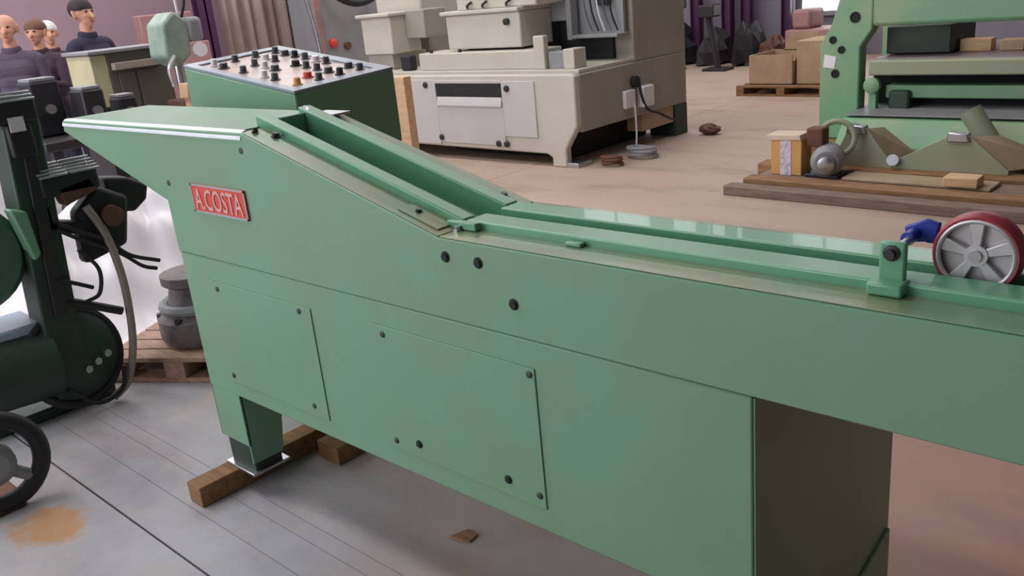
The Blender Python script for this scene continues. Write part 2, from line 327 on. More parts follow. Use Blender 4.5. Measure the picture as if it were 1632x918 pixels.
# cabinet under the beam
B().box(-2.655, -0.657, 1.242, 1.93, 0.375, 0.8455).done('cabinet', GREEN, T, 0.004)
def cover(x0, x1, z0, z1, screws):
    c = B().box(x0, x1, 1.2385, 1.2418, z0, z1).done('access_cover', GREEN, T, 0.0012)
    for x, z in screws:
        B().lathe([(0.0085, 0), (0.0085, 0.002), (0.005, 0.004), (0.002, 0.004)], (x, 1.2384, z), (0, -1, 0), 10).done('screw', DKGREEN, c)
cover(-2.52, -1.966, 0.43, 0.772, ((-2.458, 0.749), (-2.02, 0.756), (-2.47, 0.453), (-2.03, 0.462)))
cover(-1.715, -1.157, 0.436, 0.782, ((-1.659, 0.76), (-1.171, 0.767), (-1.667, 0.459), (-1.174, 0.468)))
for x, z in ((-1.575, 0.476), (-1.268, 0.478)):
    B().lathe([(0.011, 0), (0.011, 0.002), (0.007, 0.003), (0.007, 0.006), (0.004, 0.006)], (x, 1.2384, z), (0, -1, 0), 14).done('socket_bolt', HOLE, T)
# left leg: folded sheet on a foot plate
B().box(-2.655, -2.475, 1.244, 1.252, 0.185, 0.376).prism([(1.244, 0.375), (1.40, 0.375), (1.36, 0.12), (1.244, 0.12)], 'x', -2.483, -2.475).box(-2.655, -2.648, 1.244, 1.40, 0.185, 0.376).done('leg', GREEN, T, 0.002)
B().box(-2.64, -2.49, 1.255, 1.36, 0.083, 0.22).done('leg_core', DKGREEN, T, 0.004)
B().box(-2.655, -2.475, 1.235, 1.38, 0.075, 0.085).done('foot_plate', STEEL, T, 0.002)
B().box(-2.60, -2.50, 1.78, 1.90, 0.0, 0.376).done('leg', GREEN, T, 0.003)
# right end: dark stand panel under the cabinet end
B().box(-0.80, -0.6575, 1.36, 1.928, 0.0, 0.376).done('leg', GREEN, T, 0.003)
B().prism([(1.246, 0.377), (1.36, 0.377), (1.36, 0.0), (1.928, 0.0), (1.928, 0.842), (1.246, 0.842)], 'x', -0.6565, -0.653).done('end_panel', GREEN, T, 0.001)
B().prism([(1.62, 0.0), (1.74, 0.16), (1.92, 0.20), (1.92, 0.0)], 'x', -0.6525, -0.645).done('light_patch_plate', GREEN, T, 0.002)  # triangle added as the patch of light on the end panel
B().box(0.9, 1.05, 1.30, 1.55, 0.0, 0.848).done('leg', GREEN, T, 0.003)
# stop bracket with its bolt
br = B().box(-0.484, -0.444, 1.324, 1.338, 1.06, 1.124).box(-0.492, -0.438, 1.296, 1.338, 1.044, 1.064).done('stop_bracket', GREEN_BRIGHT, T, 0.004)
B().lathe([(0.013, 0), (0.013, 0.003), (0.008, 0.004), (0.008, 0.012), (0.004, 0.012)], (-0.4645, 1.3238, 1.107), (0, -1, 0), 10).done('bolt', DARK, br)
# red name plate with raised letters
npl = B().box(-2.482, -2.183, 1.2345, 1.2402, 0.996, 1.083).done('name_plate', RED, T, 0.002)
B().box(-2.482, -2.183, 1.2336, 1.2344, 0.996, 1.002).box(-2.482, -2.183, 1.2336, 1.2344, 1.077, 1.083).box(-2.482, -2.476, 1.2336, 1.2344, 0.996, 1.083).box(-2.189, -2.183, 1.2336, 1.2344, 0.996, 1.083).done('plate_border', STEEL, npl)
cu = bpy.data.curves.new('lettering', 'FONT'); cu.body = 'A.COSTA'; cu.extrude = 0.0012; cu.align_x = 'CENTER'; cu.size = 0.088; cu.offset = 0.0006
to = bpy.data.objects.new('lettering_source', cu); col.objects.link(to); bpy.context.view_layer.update()
me = bpy.data.meshes.new_from_object(to.evaluated_get(bpy.context.evaluated_depsgraph_get())); bpy.data.objects.remove(to)
xs = [v.co.x for v in me.vertices]; sc = 0.262 / (max(xs) - min(xs)); mid = (max(xs) + min(xs)) / 2
me.transform(Matrix.Translation((-2.3325, 1.2335, 1.009)) @ Matrix.Rotation(math.radians(90), 4, 'X') @ Matrix.Diagonal((sc, 1.0, 1, 1)) @ Matrix.Translation((-mid, 0, 0)))
me.materials.append(mat('pale_lettering', (226, 168, 160), 0.4)); put('lettering', me, npl, 0, False)

# caster wheel standing in the trough
Cw = thing('caster_wheel', (-0.365, 1.412, 1.030), 'red-tyred caster wheel with silver five-spoke hub standing in the rail groove', 'wheel')
wr_ = 0.065; wc = Vector((-0.365, 1.412, 1.030 + wr_)); ty = B(); sg = 56; rings = []
for r, h in ((0.0545, -0.012), (0.0565, -0.019), (0.060, -0.0195), (0.0635, -0.015), (wr_, 0), (0.0635, 0.015), (0.060, 0.0195), (0.0565, 0.019), (0.0545, 0.012)):
    rings.append([ty.bm.verts.new(wc + Vector((r * math.cos(2 * math.pi * q / sg), h, r * math.sin(2 * math.pi * q / sg)))) for q in range(sg)])
for a, b in zip(rings, rings[1:] + rings[:1]):
    for q in range(sg): ty.bm.faces.new((a[q], a[(q + 1) % sg], b[(q + 1) % sg], b[q]))
ty.done('tyre', REDTYRE, Cw)
hub = B().ring(wc + Vector((0, -0.017, 0)), (0, 1, 0), 0.054, 0.0038, 40, 8).lathe([(0.055, -0.004), (0.055, 0.006)], wc, (0, 1, 0), 40).done('hub', ALU, Cw)
B().lathe([(0.017, -0.018), (0.017, 0.016), (0.009, 0.016)], wc, (0, 1, 0), 20).done('hub_boss', ALU, hub)
B().lathe([(0.0095, -0.022), (0.0095, 0.016)], wc, (0, 1, 0), 16).done('axle', STEEL, hub)
for k in range(5):
    a = math.radians(20 + 72 * k); d = Vector((math.cos(a), 0, math.sin(a))); n = Vector((-math.sin(a), 0, math.cos(a)))
    Mx = Matrix(((d.x, 0, n.x, wc.x), (0, 1, 0, wc.y), (d.z, 0, n.z, wc.z), (0, 0, 0, 1)))
    B().prism([(0.014, -0.0065), (0.0535, -0.012), (0.0535, 0.012), (0.014, 0.0065)], 'y', -0.016, 0.0, Mx).done('spoke', ALU, hub, 0.002)
B().prism([(-0.48, 1.092), (-0.435, 1.098), (-0.43, 1.128), (-0.452, 1.134), (-0.485, 1.118)], 'y', 1.432, 1.446).box(-0.452, -0.36, 1.434, 1.444, 1.094, 1.116).done('fork_arm', BLUE, Cw, 0.003)
B().lathe([(0.011, 0), (0.011, 0.05)], (-0.468, 1.40, 1.108), (0, 1, 0), 14).done('fork_bush', BLUE, Cw)
B().lathe([(0.007, 0), (0.007, 0.068)], (-0.4645, 1.338, 1.107), (0, 1, 0), 12).done('fork_pin', STEEL, Cw)

# timber block under the left leg
solo(B().box(-2.66, -2.575, 1.085, 1.72, 0.0, 0.075).done('timber_block', WOODB, None, 0.004), 'rough brown timber block under the left leg of the green machine', 'timber')
solo(B().box(-2.52, -2.40, 1.52, 1.64, 0.0, 0.07).done('timber_block', WOODB, None, 0.004), 'short brown timber offcut lying behind the left leg of the green machine', 'timber')
solo(B().prism([(-1.761, 1.448), (-1.691, 1.463), (-1.696, 1.503), (-1.741, 1.508)], 'z', 0.0, 0.006).done('wood_chip', WOODB), 'small brown wood chip on the grey floor under the green machine', 'wood chip')

# ================================================================== CONTROL DESK behind the feed machine
D = thing('control_desk', (-2.99, 1.97, 0), 'green control desk with a tilted panel of knobs behind the feed machine', 'control desk')
x0, x1, y0, y1 = -3.36, -2.63, 1.75, 2.20
def pz(x, y, o=0): return 1.362 - 0.133 * (x - x0) + 0.055 * (y - y0) + o
bmq = B(); vv = [bmq.bm.verts.new(p) for p in ((x0, y0, 1.06), (x1, y0, 1.02), (x1, y1, 1.02), (x0, y1, 1.06), (x0, y0, pz(x0, y0)), (x1, y0, pz(x1, y0)), (x1, y1, pz(x1, y1)), (x0, y1, pz(x0, y1)))]
for f in ((3, 2, 1, 0), (4, 5, 6, 7), (0, 1, 5, 4), (1, 2, 6, 5), (2, 3, 7, 6), (3, 0, 4, 7)): bmq.bm.faces.new([vv[i] for i in f])
bmq.done('desk_case', GREEN, D, 0.006)
def slab(xa, xb, ya, yb, oa, ob):
    s = B(); v = [s.bm.verts.new((x, y, pz(x, y, o))) for o in (oa, ob) for x, y in ((xa, ya), (xb, ya), (xb, yb), (xa, yb))]
    for f in ((3, 2, 1, 0), (4, 5, 6, 7), (0, 1, 5, 4), (1, 2, 6, 5), (2, 3, 7, 6), (3, 0, 4, 7)): s.bm.faces.new([v[i] for i in f])
    return s
FRAME = mat('blue_grey_frame', (150, 158, 168), 0.35, 0.3, (120, 126, 136), 8, 0.5)
for a in ((x0, x1, y0, y0 + 0.035), (x0, x1, y1 - 0.05, y1), (x0, x0 + 0.05, y0 + 0.035, y1 - 0.05), (x1 - 0.05, x1, y0 + 0.035, y1 - 0.05)):
    slab(*a, 0.0, 0.012).done('panel_frame', FRAME, D, 0.002)
slab(x0 + 0.05, x1 - 0.05, y0 + 0.035, y1 - 0.05, 0.0, 0.005).done('panel_face', PANELFACE, D)
nrm = Vector((0.133, -0.055, 1)).normalized()
kp = B().lathe([(0.019, 0), (0.019, 0.004), (0.013, 0.006), (0.012, 0.026), (0.009, 0.028)], (0, 0, 0), nrm, 14).mesh('knob')
km = {}
for nm, mt in (('d', KNOB), ('r', RED), ('w', WHITE), ('b', BLACK), ('o', YELLOW)):
    c = kp.copy(); c.materials.append(mt); km[nm] = c
    for p in c.polygons: p.use_smooth = True
    c.set_sharp_from_angle(angle=0.6)
pat = ['ddbdwd.dd', 'dwd.bdddb', 'd.dwd..rd', 'wd.d.wd.o']
for r_, row in enumerate(pat):
    for c_, ch in enumerate(row):
        if ch == '.': continue
        x = x0 + 0.095 + c_ * 0.068; y = y1 - 0.085 - r_ * 0.095
        o = bpy.data.objects.new('knob', km[ch]); col.objects.link(o); o.parent = D; o.location = Vector((x, y, pz(x, y, 0.004))) - D.location
        if c_ % 3 == 1: o.scale = (1.25, 1.25, 0.8)
B().box(-3.22, -2.80, 1.84, 2.12, 0.03, 1.06).done('pedestal', GREEN, D, 0.006)
B().box(-3.30, -2.70, 1.78, 2.18, 0.0, 0.03).done('foot_plate', DKGREEN, D, 0.004)
B().tube([(-2.76, 2.16, 1.03), (-2.68, 2.17, 0.95), (-2.72, 2.12, 0.7), (-2.74, 2.10, 0.05)], 0.016, 8).done('cable', BLACK, D)

solo(B().box(-5.55, -5.42, 4.62, 4.70, 0.0, 0.945).done('timber_post', WOODP, None, 0.004), 'pale timber post standing between control desk and cream machine', 'timber')

# ================================================================== CREAM MACHINE
K = thing('planing_machine', (-6.0, 6.7, 0), 'large cream woodworking machine with covers and slotted front panel', 'machine')
B().prism([(-7.75, 0.80), (-7.75, 0.13), (-5.06, 0.11), (-5.0, 0.08), (-5.0, 0.0), (-4.84, 0.0), (-4.84, 0.16), (-4.70, 0.36), (-4.70, 0.785), (-4.75, 0.80)], 'y', 5.85, 5.93).done('front_frame', CREAM, K, 0.015)
B().box(-7.75, -4.70, 5.93, 7.60, 0.30, 0.79).done('body', CREAM_SHADE, K, 0.012)
B().box(-4.98, -4.72, 5.86, 6.05, 0.0, 0.04).done('foot', STEEL, K, 0.004)
B().box(-5.0, -4.70, 7.38, 7.60, 0.0, 0.30).done('leg', DKGREEN, K, 0.006)
B().box(-7.7, -7.4, 6.0, 7.5, 0.0, 0.30).done('leg', CREAM_SHADE, K, 0.006)
B().box(-4.9, -4.72, 6.85, 7.38, 0.14, 0.31).done('cross_block', CARD, K, 0.006)
B().box(-6.6, -5.05, 6.2, 7.4, 0.0, 0.29).done('chip_bin', BLACK, K, 0.02)
# front access panel with slot
PANELW = mat('pale_grey_panel_paint', (196, 192, 192), 0.45, 0, (186, 180, 178), 3, 0.5)
fp = B().box(-6.85, -6.40, 5.838, 5.851, 0.14, 0.76).box(-5.53, -5.14, 5.838, 5.851, 0.25, 0.745).box(-6.40, -5.53, 5.838, 5.851, 0.725, 0.755).box(-6.40, -5.53, 5.838, 5.851, 0.16, 0.51).done('access_panel', PANELW, K, 0.004)
B().box(-6.395, -5.535, 5.842, 5.8505, 0.60, 0.722).done('slot_opening', BLACK, fp)
B().prism([(5.8505, 0.512), (5.8505, 0.62), (5.842, 0.60), (5.822, 0.52), (5.836, 0.50)], 'x', -6.39, -5.54).done('slot_lip', PANELW, fp, 0.004)
for x, z in ((-6.53, 0.71), (-5.46, 0.68), (-6.38, 0.21), (-5.62, 0.18), (-5.52, 0.18)):
    B().lathe([(0.03, 0), (0.03, 0.012), (0.02, 0.02), (0.012, 0.02)], (x, 5.838, z), (0, -1, 0), 12).done('latch', DARK, fp)
B().box(-7.5, -4.72, 5.95, 6.9, 0.79, 0.825).done('worktable', CREAM, K, 0.006)
B().box(-6.76, -5.21, 6.0, 6.35, 0.825, 0.99).done('fence_block', CREAM, K, 0.01)
for x in (-6.6, -6.2): B().cyl((x, 6.03, 0.99), (0, 0, 1), 0.018, 0.03, 8).done('stud', DARK, K)
B().box(-5.24, -5.12, 5.99, 6.06, 0.825, 1.11).done('stop_bar', CREAM, K, 0.01)
B().box(-5.10, -4.92, 6.02, 6.15, 0.825, 0.97).done('end_block', GREY, K, 0.008)
B().box(-4.92, -4.80, 6.0, 6.17, 0.825, 0.99).done('end_block', CREAM, K, 0.008)
B().box(-7.05, -6.9, 6.0, 6.1, 0.825, 0.98).done('adjuster', BLACK, K, 0.02)
B().box(-7.72, -7.25, 6.1, 6.5, 0.985, 1.36).done('motor_cover', CREAM, K, 0.012)
B().box(-7.76, -7.22, 6.06, 6.54, 1.36, 1.395).done('cover_lid', CREAM, K, 0.01)
B().box(-7.70, -7.3, 6.12, 6.6, 0.825, 0.985).done('cover_base', CREAM_SHADE, K, 0.008)
B().box(-6.95, -7.25, 6.3, 6.62, 1.12, 1.40).done('side_bracket', CREAM_SHADE, K, 0.01)
B().box(-6.42, -5.47, 6.1, 6.55, 1.01, 1.325).done('cutter_cover', CREAM, K, 0.014)
B().box(-6.47, -5.46, 6.07, 6.56, 1.325, 1.36).done('cover_lid', CREAM, K, 0.008)
B().box(-6.3, -5.3, 6.15, 6.7, 1.36, 1.62).done('upper_cover', CREAM, K, 0.014)
for x in (-6.15, -5.95, -5.65): B().tube([(x, 6.14, 1.38), (x + 0.04, 6.10, 1.40), (x + 0.06, 6.14, 1.43)], 0.012, 6).done('handle', DARK, K)
B().lathe([(0.03, 0), (0.03, 0.03), (0.015, 0.035)], (-5.62, 6.10, 1.24), (0, -1, 0), 14).done('knob', DARK, K)
B().box(-6.35, -5.5, 6.3, 6.9, 0.825, 1.01).done('cutter_base', DARK, K, 0.01)
B().box(-8.05, -7.3, 6.6, 7.5, 1.22, 2.1).done('left_head', CREAM, K, 0.03)
B().box(-8.0, -7.35, 6.7, 7.5, 0.79, 1.24).done('left_head_base', CREAM_SHADE, K, 0.012)
B().box(-5.66, -5.30, 6.55, 7.3, 1.19, 1.75).done('right_head', GREY, K, 0.012)
B().box(-5.66, -4.9, 6.7, 7.4, 0.79, 1.2).done('head_base', BLACK, K, 0.012)
sb = B().box(-5.28, -5.22, 6.52, 6.62, 1.02, 1.9).box(-5.22, -4.72, 6.52, 6.70, 1.03, 1.06).box(-5.28, -4.74, 6.66, 6.70, 1.05, 1.9).done('switch_box', GREY, K, 0.006)
for k in range(5):
    B().tube([(-5.15 + 0.08 * k, 6.63, 1.9), (-5.13 + 0.07 * k, 6.60, 1.5), (-5.10 + 0.07 * k, 6.59, 1.25), (-5.06 + 0.07 * k, 6.62, 1.08)], 0.008, 6).done('wire', [STEEL, BLACK, WHITE][k % 3], sb)
B().box(-5.0, -4.86, 6.6, 6.66, 1.3, 1.6).done('contactor', BLACK, sb, 0.004)
B().box(-5.6, -4.70, 6.74, 7.60, 0.79, 2.2).done('electric_cabinet', CREAM_SHADE, K, 0.012)
sk = B().box(-4.70, -4.66, 6.52, 6.68, 0.40, 0.56).done('socket', WHITE, K, 0.01)
sk2 = B().box(-4.70, -4.62, 6.74, 6.92, 0.38, 0.57).done('socket', WHITE, K, 0.012)
B().tube([(-4.66, 6.74, 0.62), (-4.63, 6.72, 0.5), (-4.62, 6.80, 0.36), (-4.60, 6.95, 0.30), (-4.62, 7.15, 0.22), (-4.66, 7.3, 0.18)], 0.012, 6).done('power_cable', BLACK, K)
B().tube([(-4.65, 6.64, 0.42), (-4.63, 6.62, 0.2), (-4.61, 6.58, 0.06), (-4.55, 6.5, 0.012)], 0.008, 6).done('power_cable', WHITE, K)
B().cyl((-4.70, 6.70, 0.62), (1, 0, 0), 0.05, 0.05, 12).done('cable_gland', BLACK, K)

def pile_piece(name, c, r, mt, label, cat, g=None, seed=0):
    rnd = random.Random(seed); s = B(); s.ellip(c, r, 14)
    for v in s.bm.verts:
        d = v.co - Vector(c); v.co = Vector(c) + d * (0.8 + 0.4 * rnd.random())
        v.co.z = max(v.co.z, 0.0)
    return solo(s.done(name, mt, None, 0, False), label, cat, g)
def coil(name, cx, cy, r, turns, th, mt, label, cat):
    pts = []
    for i in range(turns * 10 + 1):
        a = 2 * math.pi * i / 10; q = r * (1 + 0.12 * math.sin(1.7 * a)); pts.append((cx + q * math.cos(a), cy + 0.7 * q * math.sin(a), th + 0.02 * th + th * 1.7 * (i / 10)))
    return solo(B().tube(pts, th, 8, 3).done(name, mt), label, cat)
coil('cable_coil', -4.44, 6.42, 0.13, 3, 0.016, GREY, 'grey coil of cable on the floor beside the cream machine', 'cable')
coil('cable_coil', -4.50, 6.05, 0.09, 3, 0.014, RUST, 'small rust-coloured coil of cable at the foot of the cream machine', 'cable')
pile_piece('scrap_lump', (-4.42, 7.55, 0.05), (0.10, 0.08, 0.05), RUST, 'small rusty lump on the floor behind the cream machine', 'scrap', None, 3)

# ================================================================== GREEN PRESS on timber skids
PRESSGREEN = mat('press_green_paint', (114, 160, 124), 0.42, 0, (164, 164, 132), 1.3, 0.9, 0.04, 90)
P = thing('glue_press', (-1.9, 7.4, 0.1), 'green frame press with cross beams standing on timber skids', 'press')
YP = 7.0
B().prism([(-3.09, 0.12), (-2.77, 0.12), (-2.77, 0.84), (-2.68, 0.97), (-2.68, 1.25), (-2.93, 1.25), (-3.0, 1.02), (-3.09, 0.86)], 'y', YP, YP + 0.14).done('end_frame', PRESSGREEN, P, 0.012)
for x, z, r in ((-2.814, 1.064, 0.042), (-2.915, 0.823, 0.03), (-2.961, 0.639, 0.034), (-2.985, 0.90, 0.03)):
    B().lathe([(r, 0), (r, 0.006), (r * 0.7, 0.007), (r * 0.7, 0.002)], (x, YP, z), (0, -1, 0), 18).done('bolt_hole', HOLE, P)
B().prism([(-3.06, 0.69), (-2.97, 0.68), (-2.955, 0.77), (-3.05, 0.79)], 'y', YP - 0.004, YP).done('paper_sticker', WHITE, P)
B().box(-2.68, 0.6, YP - 0.02, YP + 0.16, 0.99, 1.32).done('top_beam', PRESSGREEN, P, 0.03)
B().box(-2.70, 0.6, YP + 0.0, YP + 0.12, 0.622, 0.735).done('middle_beam', OLIVE, P, 0.012)
B().box(-2.70, 0.6, YP + 0.12, YP + 1.3, 0.70, 0.74).done('press_bed', mat('pinkish_press_plate', (150, 132, 140), 0.4, 0.1, (128, 104, 108), 3, 0.7), P, 0.006)
B().box(-2.60, 0.6, YP + 0.1, YP + 0.25, 0.437, 0.535).done('lower_beam', PRESSGREEN, P, 0.012)
B().lathe([(0.062, 0), (0.062, 0.05), (0.04, 0.06)], (-2.674, YP + 0.05, 0.545), (0, -1, 0), 20).done('pivot_disc', PRESSGREEN, P)
B().box(-2.70, -2.64, YP + 0.02, YP + 0.08, 0.30, 0.5).done('pivot_strut', PRESSGREEN, P, 0.006)
B().box(-2.56, -2.40, YP + 0.05, YP + 0.15, 0.33, 0.50).done('bearing_block', DKGREEN, P, 0.02)
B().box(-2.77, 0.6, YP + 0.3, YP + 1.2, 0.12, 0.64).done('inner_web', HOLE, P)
B().prism([(6.55, 0.12), (6.55, 0.16), (6.72, 0.34), (7.3, 0.36), (7.3, 0.12)], 'x', -2.77, 0.6).done('base_pan', PRESSGREEN, P, 0.01)
B().box(-2.77, 0.6, 6.74, 7.3, 0.355, 0.364).done('pan_top', GREY, P, 0.003)
B().box(-3.05, -2.70, YP + 1.2, YP + 1.34, 0.12, 1.25).done('end_frame', PRESSGREEN, P, 0.012)
B().box(-3.0, 0.6, YP + 1.2, YP + 1.34, 1.0, 1.3).done('top_beam', PRESSGREEN, P, 0.02)
B().box(-2.68, -2.2, YP + 0.3, YP + 0.9, 0.75, 0.96).done('dark_carriage', DKGREEN, P, 0.01)
solo(B().box(-2.18, -1.96, YP + 0.45, YP + 0.58, 0.742, 0.83).done('wood_offcut', WOODP, None, 0.004), 'orange-brown wood offcut lying on the press bed', 'wood offcut')
solo(B().box(-1.90, -1.74, YP + 0.45, YP + 0.58, 0.742, 0.82).done('wood_offcut', CARD, None, 0.004), 'paler offcut on the press bed right of the orange-brown one', 'wood offcut')

# skids and planks under it
G = 'timbers under the green press'
def timber(x0, x1, y0, y1, z0, z1, mt, label, deg=0):
    cx, cy = (x0 + x1) / 2, (y0 + y1) / 2; M = rotz((cx, cy, 0), deg)
    return solo(B().box(x0 - cx, x1 - cx, y0 - cy, y1 - cy, z0, z1, M).done('skid_timber', mt, None, 0.008), label, 'timber', G)
timber(-3.10, 0.6, 5.42, 5.54, 0.0, 0.07, WOODG, 'long weathered grey skid timber nearest the camera, below the press', -1.0)
timber(-3.02, 0.6, 5.56, 5.70, 0.0, 0.10, WOODB, 'long brown skid timber just behind the grey one below the press', -1.0)
timber(-3.0, 0.6, 5.74, 6.00, 0.0, 0.085, WOODG, 'broad skid plank carrying the yellow carton and small motor', 0)
timber(-2.38, -1.45, 5.76, 5.98, 0.086, 0.108, mat('tan_plank', (166, 146, 120), 0.8, 0, (140, 118, 92), 5, 0.6), 'thin tan board lying on the skid before the wedge plates', -1.5)
timber(-3.15, 0.6, 6.06, 6.22, 0.0, 0.10, WOODB, 'brown skid timber directly under the olive wedge plates', 0)
timber(-3.2, 0.6, 6.9, 7.2, 0.0, 0.118, WOODB, 'brown skid timber under the front of the press frame', 0)
timber(-3.2, 0.6, 8.15, 8.4, 0.0, 0.118, WOODB, 'brown skid timber under the rear of the press frame', 0)
solo(B().box(-1.72, -1.52, 5.72, 5.86, 0.109, 0.17).done('wood_block', WOODP, None, 0.006), 'small orange-brown wood block on the thin tan board', 'wood block')

def wedge(xl, xa, xr, za, lab, dx, y=6.16, d=0.24):
    t = thing('wedge_plate', ((xl + xr) / 2, y + d / 2, 0.10), lab, 'machine part', 'olive wedge plates in front of the press')
    B().prism([(xl, 0.10), (xr, 0.10), (xr, 0.13), (xa + 0.07, za), (xa - 0.06, za), (xl, 0.15)], 'y', y, y + 0.015).done('front_plate', OLIVE, t, 0.003)
    Mx = Matrix.Identity(4)
    s = B(); v = [s.bm.verts.new(p) for p in ((xa + 0.07, y + 0.015, za), (xr, y + 0.015, 0.13), (xr + dx, y + d, 0.15), (xa + 0.05 + dx * 0.5, y + d, za - 0.03), (xa + 0.07, y + 0.015, za - 0.015), (xr - 0.012, y + 0.015, 0.12), (xr + dx - 0.012, y + d, 0.14), (xa + 0.04 + dx * 0.5, y + d, za - 0.045))]
    for f in ((0, 1, 2, 3), (7, 6, 5, 4), (0, 4, 5, 1), (1, 5, 6, 2), (2, 6, 7, 3), (3, 7, 4, 0)): s.bm.faces.new([v[i] for i in f])
    s.done('slope_plate', mat('rusty_olive', (164, 144, 122), 0.5, 0.1, (120, 120, 98), 6, 0.6), t)
    B().prism([(xa - 0.07, za - 0.035), (xa + 0.07, za - 0.035), (xa + 0.06, za + 0.02), (xa - 0.06, za + 0.03)], 'y', y - 0.03, y + 0.05).done('top_lug', STEEL, t, 0.008)
    return t
wedge(-2.60, -2.44, -2.19, 0.37, 'olive triangular wedge plate next to the small motor', 0.10)
wedge(-2.185, -1.77, -1.46, 0.34, 'larger olive triangular wedge plate in front of the press, right one', 0.28)
solo(B().lathe([(0.04, -0.03), (0.04, 0.0)], (-2.17, 6.115, 0.17), (0.2, -1, 0.3), 14).done('steel_disc', STEEL), 'small shiny steel cap between the two wedge plates', 'metal part')
solo(B().lathe([(0.072, 0), (0.072, 0.27), (0.058, 0.27), (0.058, 0.22)], (-1.655, 6.475, 0.235), (-0.16, 0.0, 0.24), 22).done('pipe_stub', OLIVE), 'short olive pipe stub leaning behind the right wedge plate', 'pipe')
Yc = thing('carton', (-2.8, 5.9, 0.085), 'yellow carton with white printed strip on the skid end', 'carton')
B().box(-2.92, -2.69, 5.82, 5.99, 0.086, 0.34).done('carton_body', YELLOW, Yc, 0.006)
B().box(-2.845, -2.765, 5.816, 5.82, 0.087, 0.341).done('printed_strip', mat('white_print', (222, 212, 222), 0.6, 0, (140, 130, 170), 40, 0.9), Yc)
B().prism([(-2.94, 0.33), (-2.69, 0.34), (-2.70, 0.375), (-2.95, 0.37)], 'y', 5.81, 5.99).done('carton_flap', mat('white_carton_flap', (214, 192, 172), 0.7), Yc, 0.004)
Mo = thing('electric_motor', (-2.52, 5.9, 0.085), 'small dirty electric motor with pulley and guard beside the yellow carton', 'motor')
B().lathe([(0.10, 0), (0.11, 0.03), (0.11, 0.18), (0.08, 0.22)], (-2.56, 5.98, 0.20), (0.35, -1, 0), 20).done('housing', GREY, Mo)
B().lathe([(0.055, 0), (0.055, 0.05), (0.03, 0.06)], (-2.485, 5.765, 0.20), (0.35, -1, 0), 18).done('pulley', STEEL, Mo)
B().ring((-2.53, 6.03, 0.32), (0.3, -1, 0.2), 0.12, 0.02, 24, 8).done('belt_guard', OLIVE, Mo)
B().box(-2.66, -2.42, 5.80, 5.99, 0.087, 0.11).done('motor_foot', DARK, Mo, 0.006)
B().box(-2.67, -2.55, 5.845, 5.96, 0.29, 0.42).done('terminal_box', RUST, Mo, 0.012)

# ================================================================== FAR BACKGROUND, right
def pallet(cx, cy, deg, lx, ly, label, mt=WOODB):
    t = thing('pallet', (cx, cy, 0), label, 'pallet'); M = rotz((cx, cy, 0), deg)
    for i in range(5):
        y = -ly / 2 + i * (ly - 0.1) / 4; B().box(-lx / 2, lx / 2, y, y + 0.1, 0.10, 0.122, M).done('top_board', mt, t, 0.002)
    for i in range(3):
        x = -lx / 2 + i * (lx - 0.1) / 2; B().box(x, x + 0.1, -ly / 2, ly / 2, 0.022, 0.10, M).done('bearer', mt, t, 0.002)
        y = -ly / 2 + i * (ly - 0.1) / 2; B().box(-lx / 2, lx / 2, y, y + 0.1, 0.0, 0.022, M).done('bottom_board', mt, t, 0.002)
    return t
pallet(-4.85, 10.35, 0, 1.15, 0.9, 'dark brown pallet on the floor under the open cardboard box')
Bx = thing('cardboard_box', (-4.85, 10.3, 0.122), 'open cardboard box with raised flaps on the far pallet', 'box')
B().box(-5.30, -4.75, 10.0, 10.02, 0.124, 0.47).box(-5.30, -4.75, 10.62, 10.64, 0.124, 0.47).box(-5.30, -5.28, 10.02, 10.62, 0.124, 0.47).box(-4.77, -4.75, 10.02, 10.62, 0.124, 0.40).box(-5.30, -4.75, 10.0, 10.64, 0.122, 0.135).done('box_body', CARD, Bx)
B().prism([(-5.15, 0.46), (-4.75, 0.46), (-4.70, 0.68), (-5.08, 0.66)], 'y', 10.62, 10.632).done('box_flap', CARD, Bx)
B().box(-4.75, -4.735, 10.1, 10.5, 0.22, 0.42).done('dark_label', BLACK, Bx)
solo(B().box(-4.72, -4.38, 10.05, 10.6, 0.124, 0.62).done('cardboard_box', CARD, None, 0.01), 'tall closed cardboard box beside the open one on the far pallet', 'box')
Pc = thing('pink_cabinet', (-5.9, 13.0, 0), 'dusty pink machine cabinet by the back wall under the window', 'cabinet')
B().box(-6.2, -5.4, 12.8, 13.5, 0.0, 0.52).done('cabinet_body', PINKCAB, Pc, 0.02)
B().box(-6.15, -5.85, 12.9, 13.4, 0.52, 0.80).done('cabinet_head', PINKCAB, Pc, 0.05)
B().box(-6.1, -5.85, 12.78, 12.80, 0.1, 0.45).done('cabinet_door', RUST, Pc, 0.006)
for i, (x, y, l, h, mt, lab) in enumerate(((-8.35, 13.2, 0.36, 0.55, BLACK, 'black heap of machine scrap at the back wall nearest the cream machine'), (-7.65, 13.3, 0.3, 0.42, DARK, 'dark heap of machine scrap below the twin purple columns'), (-7.0, 13.2, 0.3, 0.5, BLACK, 'black heap of machine scrap below the third purple column'), (-6.48, 13.0, 0.2, 0.34, RUST, 'brown heap of scrap beside the dusty pink cabinet'))):
    pile_piece('scrap_heap', (x, y, h * 0.3), (l * 0.85, 0.4, h), mt, lab, 'scrap', 'scrap heaps along the back wall', i + 11)
